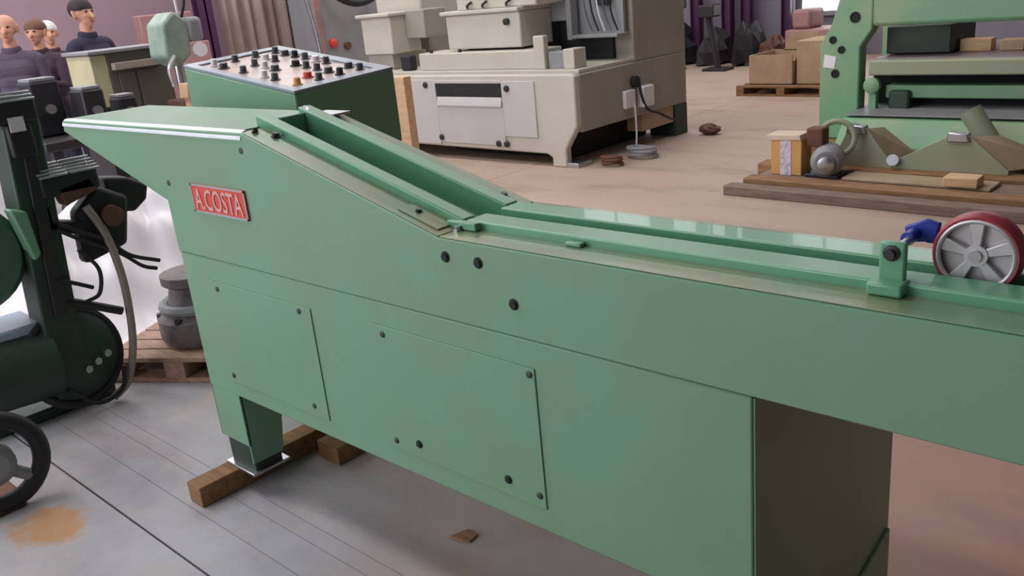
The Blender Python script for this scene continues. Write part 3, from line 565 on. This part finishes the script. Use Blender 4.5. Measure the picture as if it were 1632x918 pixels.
for x, h, a, lab in ((-7.95, 0.95, 0.1, 'upright black machine stem left among the far scrap heaps'), (-7.1, 0.8, -0.15, 'leaning black machine stem right among the far scrap heaps')):
    t = thing('machine_stand', (x, 12.4, 0), lab, 'machine stand', 'black machine stems by the back wall')
    B().tube([(x, 12.4, 0.03), (x + a, 12.42, h)], 0.05, 10).done('stem', BLACK, t); B().box(x - 0.2, x + 0.2, 12.25, 12.55, 0, 0.04).done('base', BLACK, t, 0.01); B().box(x + a - 0.14, x + a + 0.14, 12.3, 12.55, h, h + 0.18).done('head', DARK, t, 0.02)
# ================================================================== LEFT: dark machine, wheel, pallet, plastic bundle
LM = thing('spindle_machine', (-3.85, 1.2, 0), 'dark green spindle machine with tilted column, left of the feed machine', 'machine')
Xf = -3.7
def slant(y0b, y0t, wd, z0, z1, xa, xb, name, mt, bev=0.01):
    return B().prism([(y0b, z0), (y0b + wd, z0), (y0t + wd, z1), (y0t, z1)], 'x', xa, xb).done(name, mt, LM, bev)
slant(1.08, 1.155, 0.14, 0.10, 1.24, Xf - 0.16, Xf, 'column', DKGREEN)
slant(1.15, 1.20, 0.05, 0.45, 1.15, Xf, Xf + 0.012, 'column_cover', DARK, 0.004)
hd = B().box(Xf - 0.45, Xf + 0.03, 1.10, 1.285, 1.23, 1.325).done('head_casting', BLACK, LM, 0.012)
for k in range(3): B().box(Xf + 0.02 - 0.02 * k, Xf + 0.035 - 0.02 * k, 1.10, 1.285, 1.312 + 0.012 * k, 1.320 + 0.012 * k).done('cooling_fin', STEEL, hd, 0.002)
B().box(Xf + 0.03, Xf + 0.036, 1.17, 1.225, 1.20, 1.255).done('rating_label', WHITE, LM)
B().box(Xf - 0.12, Xf + 0.03, 1.16, 1.25, 1.10, 1.23).done('head_neck', BLACK, LM, 0.01)
cb = B().box(Xf - 0.12, Xf + 0.02, 1.225, 1.455, 0.925, 1.012).done('control_box', BLACK, LM, 0.012)
for k in range(5):
    B().box(Xf + 0.028 - 0.022 * k, Xf + 0.045 - 0.022 * k, 1.222, 1.33, 1.008 + 0.010 * k, 1.016 + 0.010 * k).done('cooling_fin', STEEL, cb, 0.001)
    B().box(Xf + 0.028 - 0.022 * k, Xf + 0.045 - 0.022 * k, 1.338, 1.456, 1.008 + 0.010 * k, 1.016 + 0.010 * k).done('cooling_fin', STEEL, cb, 0.001)
B().prism([(1.21, 0.90), (1.25, 0.90), (1.25, 0.83), (1.36, 0.80), (1.36, 0.74), (1.21, 0.80)], 'x', Xf - 0.10, Xf).done('arm', BLACK, LM, 0.01)
B().lathe([(0.11, 0), (0.15, 0.03), (0.15, 0.34), (0.11, 0.36)], (Xf - 0.10, 0.78, 0.27), (0.05, 1, -0.05), 28).done('motor_body', DKGREEN, LM)
B().prism([(1.33, 0.62), (1.52, 0.66), (1.57, 0.86), (1.45, 0.93), (1.34, 0.84)], 'x', Xf - 0.10, Xf - 0.01).done('gear_housing', BLACK, LM, 0.02)
B().prism([(1.50, 0.80), (1.60, 0.78), (1.66, 0.82), (1.68, 0.88), (1.60, 0.93), (1.50, 0.95)], 'x', Xf - 0.16, Xf - 0.05).done('gear_cover', BLACK, LM, 0.012)
B().lathe([(0.045, 0), (0.045, 0.03), (0.02, 0.04)], (Xf + 0.0, 1.47, 0.80), (1, 0, 0), 16).done('gear_cap', RUST, LM)
B().prism([(1.30, 0.88), (1.44, 0.92), (1.42, 0.98), (1.28, 0.96)], 'x', Xf - 0.06, Xf + 0.02).done('rusty_bracket', RUST, LM, 0.01)
dr = B().lathe([(0.16, 0), (0.205, 0.02), (0.22, 0.06), (0.22, 0.26), (0.19, 0.30)], (Xf - 0.34, 0.92, 0.74), (1, 0.0, 0.05), 36).done('drum_guard', mat('mid_green_drum_paint', (74, 110, 86), 0.45, 0, (58, 92, 72), 4, 0.6), LM)
B().prism([(1.09, 0.92), (1.15, 0.90), (1.16, 0.72), (1.13, 0.70)], 'x', Xf - 0.05, Xf + 0.03).done('drum_bracket', GREEN, LM, 0.01)
dc = B().lathe([(0.12, 0), (0.19, 0.02), (0.20, 0.06), (0.19, 0.10), (0.14, 0.13), (0.05, 0.14)], (Xf - 0.14, 1.19, 0.245), (1, 0.15, 0.1), 40).done('fan_housing', DKGREEN, LM)
B().ring((Xf - 0.05, 1.20, 0.245), (1, 0.15, 0.1), 0.20, 0.018, 40, 8).done('drive_belt', BLACK, LM)
for k in range(3): B().cyl((Xf - 0.02, 1.22 + 0.045 * k, 0.19 + 0.02 * k), (1, 0.15, 0.1), 0.016, 0.03, 10).done('bolt', STEEL, dc)
B().box(Xf - 0.35, Xf - 0.10, 0.80, 1.35, 0.0, 0.05).done('base', DKGREEN, LM, 0.01)
B().tube([(Xf - 0.02, 1.20, 0.505), (Xf + 0.01, 1.30, 0.455), (Xf + 0.02, 1.41, 0.395)], 0.018, 8).done('lever', BLACK, LM)
B().tube([(Xf, 1.38, 0.86), (Xf + 0.02, 1.42, 0.74), (Xf + 0.02, 1.445, 0.56), (Xf + 0.02, 1.44, 0.38), (Xf + 0.01, 1.42, 0.22), (Xf, 1.37, 0.08), (Xf - 0.02, 1.30, 0.02)], 0.017, 10).done('suction_hose', HOSE, LM)
for pts in (((1.24, 0.80), (1.33, 0.73), (1.46, 0.64), (1.54, 0.56), (1.60, 0.53)), ((1.25, 0.82), (1.34, 0.76), (1.42, 0.71), (1.50, 0.62), (1.62, 0.56)), ((1.20, 0.60), (1.27, 0.56), (1.32, 0.53)), ((1.30, 0.70), (1.36, 0.60), (1.34, 0.50), (1.28, 0.48)), ((1.12, 0.14), (1.22, 0.04), (1.33, 0.06), (1.36, 0.16))):
    B().tube([(Xf + 0.02, a, b) for a, b in pts], 0.009, 6).done('cable', BLACK, LM)
B().box(Xf - 0.30, Xf - 0.05, 0.92, 1.12, 0.36, 0.44).done('side_tray', mat('pale_blue_plate', (176, 188, 210), 0.4), LM, 0.008)

HW = thing('handwheel', (-3.17, 0.67, 0), 'large black wheel with grey hub standing on the floor at lower left', 'wheel')
hc = Vector((-3.17, 0.665, 0.185))
B().ring(hc, (1, -0.15, 0.05), 0.155, 0.030, 40, 12).done('rim', BLACK, HW)
hb = B().lathe([(0.06, -0.05), (0.075, -0.02), (0.075, 0.03), (0.05, 0.05)], hc, (1, -0.15, 0.05), 24).done('hub', GREY, HW)
for k in range(3):
    a = math.radians(80 + 120 * k); B().tube([hc, hc + Vector((0.02, math.cos(a) * 0.145, math.sin(a) * 0.145))], 0.022, 10).done('spoke', GREY, HW)
B().box(-3.30, -3.14, 0.60, 0.73, 0.0, 0.05).done('foot_block', RUST, HW, 0.01)

pallet(-3.80, 1.80, 31, 0.72, 0.56, 'worn pallet under the grey casting behind the spindle machine', wood('worn_pink_timber', (172, 138, 118), (120, 90, 76)))
Ca = thing('gear_casting', (-3.76, 1.80, 0.124), 'grey cast machine part with flange resting on the worn pallet', 'machine part')
B().lathe([(0.17, 0), (0.19, 0.03), (0.19, 0.12), (0.13, 0.18), (0.11, 0.26), (0.14, 0.28), (0.14, 0.32)], (-3.77, 1.79, 0.128), (0.0, 0.0, 1), 24).done('casting_body', mat('grimy_casting', (126, 116, 118), 0.6, 0.2, (84, 72, 70), 14, 0.8, 0.4, 40), Ca)
B().ring((-3.77, 1.79, 0.30), (0, 0, 1), 0.15, 0.025, 28, 8).done('flange', GREY, Ca)
for k in range(6):
    a = k * math.pi / 3; B().cyl((-3.77 + 0.17 * math.cos(a), 1.79 + 0.17 * math.sin(a), 0.24), (0, 0, 1), 0.02, 0.03, 8).done('bolt', DARK, Ca)

# plastic-wrapped bundle: a folded sheet falling from a crate to the floor
s = B(); nx, ny = 56, 60; g = []
for i in range(nx + 1):
    row = []
    for j in range(ny + 1):
        x = -5.55 + i * 1.22 / nx; y = 1.2 + j * 1.7 / ny
        top = 0.56 + 0.10 * math.sin(3.1 * y + 1) + 0.05 * math.sin(5 * x)
        t = min(1, max(0, (-4.33 - x) / 0.85)); t = t * t * (3 - 2 * t)
        e1 = min(1, max(0, (y - 1.2) / 0.3)) * min(1, max(0, (2.9 - y) / 0.2)) * min(1, max(0, (x + 5.55) / 0.12))
        z = top * t * e1
        z += (0.035 * math.sin(17 * y + 5 * x + 1.5 * math.sin(4 * x)) + 0.025 * math.sin(23 * x - 9 * y) + 0.012 * math.sin(41 * y + 13 * x)) * (0.15 + 0.85 * t) * e1
        row.append(s.bm.verts.new((x, y, max(0.004 + 0.006 * (math.sin(20 * x + 9 * y) + 1) * e1, z))))
    g.append(row)
for i in range(nx):
    for j in range(ny): s.bm.faces.new((g[i][j], g[i + 1][j], g[i + 1][j + 1], g[i][j + 1]))
ed = [e_ for e_ in s.bm.edges if len(e_.link_faces) == 1]
r_ = bmesh.ops.extrude_edge_only(s.bm, edges=ed)
for v in [v for v in r_['geom'] if isinstance(v, bmesh.types.BMVert)]: v.co.z = 0.0
solo(s.done('plastic_wrapped_bundle', WHITE), 'big white plastic sheet wrapped over a bundle on the floor behind the spindle machine', 'plastic sheet')

# cabinet, bench and cluttered machine behind the table end
Cb = thing('metal_cabinet', (-6.65, 3.0, 0), 'olive cabinet with pale cream side standing before the visitors', 'cabinet')
B().box(-6.9, -6.5, 2.70, 2.82, 0.99, 1.355).done('side_panel', mat('pale_cream_panel', (196, 188, 150), 0.5), Cb, 0.008)
B().box(-6.9, -6.51, 2.70, 2.82, 0.0, 0.989).done('plinth', DARK, Cb, 0.008)
B().box(-6.9, -6.5, 2.82, 3.28, 0.0, 1.36).done('cabinet_body', mat('dark_olive_cabinet', (96, 92, 84), 0.5, 0, (84, 80, 74), 3, 0.5), Cb, 0.008)
B().box(-6.92, -6.46, 2.68, 3.30, 1.36, 1.385).done('cabinet_top', GREY, Cb, 0.006)
B().box(-6.5, -6.44, 2.84, 3.2, 1.24, 1.29).done('shelf', mat('pale_shelf', (170, 154, 146), 0.6), Cb, 0.004)
B().box(-6.5, -6.49, 2.88, 3.0, 0.7, 1.22).done('door', mat('dark_olive_cabinet', (96, 92, 84)), Cb, 0.004)
B().box(-6.5, -6.49, 3.02, 3.25, 0.7, 1.22).done('door', mat('dark_olive_cabinet', (96, 92, 84)), Cb, 0.004)
Dm = thing('drilling_machine', (-6.2, 3.25, 0), 'pale green drilling machine with pipes beside the olive cabinet', 'machine')
B().box(-6.36, -6.06, 3.08, 3.36, 0.0, 0.08).done('base', DKGREEN, Dm, 0.01)
B().lathe([(0.06, 0), (0.055, 1.15)], (-6.25, 3.26, 0.08), (0, 0, 1), 18).done('column', OLIVE, Dm)
B().prism([(3.04, 1.30), (3.14, 1.22), (3.24, 1.30), (3.26, 1.52), (3.16, 1.60), (3.06, 1.52)], 'x', -6.3, -6.05).done('head', mat('pale_green_paint', (150, 168, 156), 0.45, 0, (110, 130, 118), 8, 0.7), Dm, 0.02)
B().box(-6.28, -6.04, 3.24, 3.36, 1.38, 1.55).done('motor', GREY, Dm, 0.03)
B().lathe([(0.05, 0), (0.05, 0.03)], (-6.05, 3.30, 1.32), (1, -0.2, 0.2), 18).done('gauge', WHITE, Dm)
B().lathe([(0.03, 0), (0.03, 0.18)], (-6.10, 3.14, 1.05), (0, 0, 1), 12).done('spindle', STEEL, Dm)
B().box(-6.2, -5.95, 3.05, 3.3, 0.95, 1.0).done('table', RUST, Dm, 0.006)
B().tube([(-6.1, 3.22, 1.55), (-6.08, 3.20, 1.75), (-6.1, 3.17, 2.2)], 0.010, 8).done('pipe', WHITE, Dm)
B().tube([(-6.1, 3.24, 1.55), (-6.08, 3.28, 1.72), (-6.1, 3.27, 2.2)], 0.010, 8).done('pipe', BLACK, Dm)
B().tube([(-6.05, 3.10, 1.3), (-6.0, 3.02, 1.22), (-5.98, 3.02, 1.10)], 0.014, 8).done('feed_lever', ALU, Dm)
solo(B().box(-5.92, -5.84, 3.04, 3.12, 0.0, 1.02).prism([(3.02, 1.02), (3.14, 1.02), (3.10, 1.12), (3.03, 1.12)], 'x', -5.94, -5.82).done('timber_post', WOODP, None, 0.006), 'short pale timber upright in front of the drilling machine', 'timber')
Bn = thing('machine_bench', (-5.9, 2.3, 0), 'dark oily bench with stacked black machine parts before the visitors', 'bench')
B().box(-6.2, -5.6, 1.95, 2.75, 0.86, 0.92).done('bench_top', DARK, Bn, 0.01)
for x in (-6.15, -5.71):
    for y in (2.0, 2.64): B().box(x, x + 0.06, y, y + 0.06, 0.0, 0.86).done('leg', DARK, Bn, 0.004)
for (x, y, l, d, h, mt, lab) in ((-6.0, 2.14, 0.2, 0.18, 0.34, BLACK, 'tall black gearbox with grey lid on the oily bench'), (-5.85, 2.36, 0.2, 0.14, 0.26, DARK, 'lower black gearbox in the middle of the oily bench'), (-5.85, 2.58, 0.16, 0.12, 0.18, BLACK, 'small black gearbox at the right end of the oily bench')):
    t = thing('gearbox', (x, y, 0.92), lab, 'machine part', 'gearboxes on the oily bench')
    B().box(x - l / 2, x + l / 2, y - d / 2, y + d / 2, 0.921, 0.92 + h).done('case', mt, t, 0.015); B().box(x - l / 2 + 0.01, x + l / 2 - 0.01, y - d / 2 + 0.01, y + d / 2 - 0.01, 0.92 + h, 0.94 + h).done('lid', GREY, t, 0.004)
    B().cyl((x + l / 2, y, 0.92 + h / 2), (1, 0, 0), 0.03, 0.03, 14).done('shaft', STEEL, t)

# smoky plastic curtain, steel pipe, grey panel and hose by the left wall
s = B(); n = 60; A = []; C = []
for k in range(n + 1):
    y = 6.55 + 1.62 * k / n; x = -11.25 + 0.05 * math.sin(k * 0.9) + 0.03 * math.sin(k * 0.37); A.append((x, y)); C.append((x - 0.006, y))
s.prism(A + C[::-1], 'z', 0.02, 3.4).done('plastic_curtain', CURTAIN)
solo(bpy.data.objects['plastic_curtain'], 'smoky brown plastic curtain hanging between purple column and steel pipe', 'curtain')
solo(B().tube([(-10.0, 6.90, 3.2), (-10.0, 7.07, 1.70), (-10.0, 7.16, 1.10), (-10.0, 7.2, 0.0)], 0.035, 12).done('steel_pipe', STEEL), 'bright bent steel pipe at the right edge of the smoky curtain', 'pipe')
gp = thing('grey_cabinet', (-10.4, 8.3, 0), 'tall grey switch cabinet behind the left end of the cream machine', 'cabinet')
B().box(-10.8, -10.2, 7.32, 9.4, 0.0, 2.4).done('cabinet_body', GREY, gp, 0.02)
B().box(-10.2, -10.19, 7.40, 8.2, 0.1, 2.3).done('door', GREY, gp, 0.006)
B().box(-10.2, -10.17, 7.30, 7.39, 0.0, 2.4).done('edge_strip', PINKCAB, gp, 0.006)
B().lathe([(0.06, 0), (0.06, 0.05), (0.03, 0.07)], (-10.19, 7.52, 1.03), (1, 0, 0), 16).done('red_button', RED, gp)
B().lathe([(0.05, 0), (0.05, 0.05)], (-10.19, 7.75, 0.97), (1, 0, 0), 16).done('dark_button', RUST, gp)
solo(B().tube([(-9.9, 7.30, 1.95), (-9.9, 7.45, 1.66), (-9.9, 7.75, 1.52), (-9.9, 8.05, 1.55), (-9.9, 8.3, 1.72), (-9.9, 8.4, 2.1)], 0.05, 10).done('black_hose', BLACK), 'thick black hose looping above the control desk at the top edge', 'hose')
solo(B().box(-10.9, -10.7, 5.0, 6.0, 0.0, 1.25).box(-10.9, -10.72, 5.15, 5.85, 1.25, 1.62).done('wall_shelf_unit', PINKCAB, None, 0.02), 'mauve equipment case at the wall left of the purple column', 'equipment case')

# ================================================================== PEOPLE (visitors by the left wall)
import numpy as np
def person(x, y, deg, H, jacket, trousers, hairc, label, arm=0, hair_style='short', bald=False, turn=0, lean=0.0):
    k = H / 1.75; caps = []                                           # (a, b, ra, rb, material index)
    def cp(a, b, ra, rb, m): caps.append((Vector(a), Vector(b), ra, rb, m))
    S, J, Tm, Sh = 0, 1, 2, 3
    cp((0, 0, 1.40), (0, 0.005, 1.52), 0.058, 0.052, S)               # neck
    cp((0, 0.008, 1.645), (0, 0.012, 1.655), 0.088, 0.090, S); cp((0, -0.030, 1.60), (0, -0.035, 1.57), 0.066, 0.052, S)   # skull, jaw
    cp((0, -0.045, 1.535), (0, -0.066, 1.54), 0.03, 0.022, S)         # chin
    cp((0, -0.088, 1.625), (0, -0.112, 1.592), 0.010, 0.016, S)       # nose
    for sx in (-1, 1):
        cp((sx * 0.088, 0.012, 1.60), (sx * 0.092, 0.016, 1.645), 0.014, 0.017, S)   # ears
        cp((0, 0.0, 1.37), (sx * 0.155, 0.0, 1.36), 0.085, 0.07, J)   # shoulders
        sh = Vector((sx * 0.185, 0.0, 1.35))
        if arm == 1 and sx == 1: el = Vector((sx * 0.25, -0.10, 1.10)); wr = Vector((sx * 0.12, -0.27, 1.16))
        elif arm == 2: el = Vector((sx * 0.26, -0.02, 1.08)); wr = Vector((sx * 0.13, -0.22, 1.04))
        else: el = Vector((sx * 0.235, 0.02, 1.08)); wr = Vector((sx * 0.245, -0.05, 0.85))
        cp(sh, el, 0.062, 0.050, J); cp(el, wr, 0.050, 0.036, J)
        d = (wr - el).normalized(); sd = Vector((0, 0, 1)).cross(d); sd = sd.normalized() if sd.length > 0.2 else Vector((0, 1, 0)); 
        if abs(d.z) > 0.8: sd = Vector((0, 1, 0))
        pn = d.cross(sd).normalized() * (-sx)
        cp(wr, wr + d * 0.075, 0.028, 0.030, S)
        for f in range(4):
            b0 = wr + d * 0.085 + sd * (0.030 - 0.02 * f); ln = (0.032, 0.038, 0.036, 0.028)[f]
            m0 = b0 + d * ln + pn * 0.006; cp(b0, m0, 0.0105, 0.0095, S); cp(m0, m0 + d * ln * 0.75 + pn * 0.016, 0.0095, 0.008, S)
        t0 = wr + d * 0.03 + sd * (-0.03 if abs(d.z) > 0.8 else 0.034); t1 = t0 + d * 0.035 + sd * (-0.022 if abs(d.z) > 0.8 else 0.022); cp(t0, t1, 0.013, 0.011, S); cp(t1, t1 + d * 0.03, 0.011, 0.009, S)
        hp = Vector((sx * 0.095, 0.0, 0.90)); kn = Vector((sx * 0.105, -0.02, 0.50)); an = Vector((sx * 0.11, 0.02, 0.10))
        cp(hp, kn, 0.095, 0.066, Tm); cp(kn, an, 0.066, 0.050, Tm)
        cp((sx * 0.11, 0.03, 0.045), (sx * 0.12, -0.14, 0.035), 0.045, 0.035, Sh)
    cp((-0.07, 0.01, 1.28), (0.07, 0.01, 1.28), 0.125, 0.125, J); cp((-0.05, 0.0, 1.08), (0.05, 0.0, 1.08), 0.125, 0.125, J); cp((-0.06, 0.0, 0.93), (0.06, 0.0, 0.93), 0.125, 0.125, J)
    cp((-0.05, 0, 1.18), (0.05, 0, 1.18), 0.12, 0.12, J); cp((0, 0.01, 1.40), (0, 0.012, 1.445), 0.072, 0.066, J)
    s = B()
    for a, b, ra, rb, m in caps: s.capsule(a, b, ra, rb)
    me0 = s.mesh('body_source'); o0 = bpy.data.objects.new('body_source', me0); col.objects.link(o0)
    r = o0.modifiers.new('skin_over', 'REMESH'); r.mode = 'VOXEL'; r.voxel_size = 0.0085
    sm = o0.modifiers.new('soften', 'SMOOTH'); sm.factor = 0.5; sm.iterations = 2
    bpy.context.view_layer.update()
    me = bpy.data.meshes.new_from_object(o0.evaluated_get(bpy.context.evaluated_depsgraph_get())); bpy.data.objects.remove(o0)
    for m in (SKIN, jacket, trousers, BLACK): me.materials.append(m)
    nf = len(me.polygons); cc = np.empty(nf * 3); me.polygons.foreach_get('center', cc); cc = cc.reshape(-1, 3); best = np.full(nf, 9.0); idx = np.zeros(nf, int)
    for a, b, ra, rb, m in caps:
        A, Bv = np.array(a), np.array(b); ab = Bv - A; t = np.clip(((cc - A) @ ab) / max(ab @ ab, 1e-9), 0, 1)
        dist = np.linalg.norm(cc - (A + t[:, None] * ab), axis=1) - (ra + (rb - ra) * t); u = dist < best; best[u] = dist[u]; idx[u] = m
    me.polygons.foreach_set('material_index', idx.astype(np.int32)); me.polygons.foreach_set('use_smooth', np.ones(nf, bool))
    t = thing('person', (0, 0, 0), label, 'person', 'visitors by the left wall')
    put('body', me, t, 0, False)
    for sx in (-1, 1): B().ellip((sx * 0.033, -0.078, 1.642), (0.013, 0.010, 0.009), 10).done('eye', BLACK, t)
    B().ellip((0, -0.092, 1.560), (0.024, 0.010, 0.006), 10).done('mouth', mat('lips', (168, 96, 88)), t)
    if not bald:
        h = B(); h.ellip((0, 0.022, 1.668), (0.100, 0.104, 0.098), 24)
        for v in list(h.bm.verts):
            if v.co.z < 1.655 and v.co.y < 0.0: v.co.z = 1.655 + (v.co.z - 1.655) * 0.1; v.co.y = max(v.co.y, -0.06)
            if v.co.z < 1.59: v.co.z = 1.59 + (v.co.z - 1.59) * 0.3
        h.done('hair', hairc, t)
    else:
        h = B(); h.ellip((0, 0.045, 1.625), (0.097, 0.068, 0.045), 20); h.done('hair', hairc, t)
    B().lathe([(0.078, 0), (0.082, 0.03), (0.074, 0.05)], (0, 0.008, 1.425), (0, -0.1, 1), 20).done('collar', jacket, t)
    t.location = (x, y, 0); t.rotation_euler = (0, 0, math.radians(deg)); t.scale = (k, k, k)
    return t
JGREY = mat('mauve_grey_jacket', (88, 74, 92), 0.8, 0, (66, 58, 76), 6, 0.5); JMAR = mat('dark_maroon_jacket', (66, 44, 60), 0.8, 0, (50, 36, 48), 6, 0.5)
JNAVY = mat('dark_navy_jacket', (46, 40, 66), 0.8, 0, (36, 32, 52), 6, 0.5); TDARK = mat('dark_trousers', (44, 42, 56), 0.85, 0, (34, 32, 44), 6, 0.5)
HWHITE = mat('white_hair', (224, 220, 222), 0.7, 0, (200, 196, 198), 30, 0.5); HBR = mat('brown_hair', (112, 78, 62), 0.7, 0, (90, 62, 48), 30, 0.5); HBLK = mat('dark_hair', (50, 36, 44), 0.7, 0, (38, 28, 34), 30, 0.5)
person(-8.4, 2.86, 60, 1.72, JGREY, TDARK, HBR, 'balding person in a mauve-grey jacket at the far left edge', 0, bald=True)
person(-9.0, 3.31, 40, 1.66, JMAR, TDARK, HBR, 'brown-haired person in a dark maroon jacket between two neighbours', 1)
person(-9.7, 3.69, 75, 1.64, JMAR, TDARK, HWHITE, 'white-haired person in dark clothes standing farther back', 0)
person(-8.3, 3.49, 110, 1.79, JNAVY, TDARK, HBLK, 'dark-haired person in a navy jacket, rightmost of the visitors', 2)
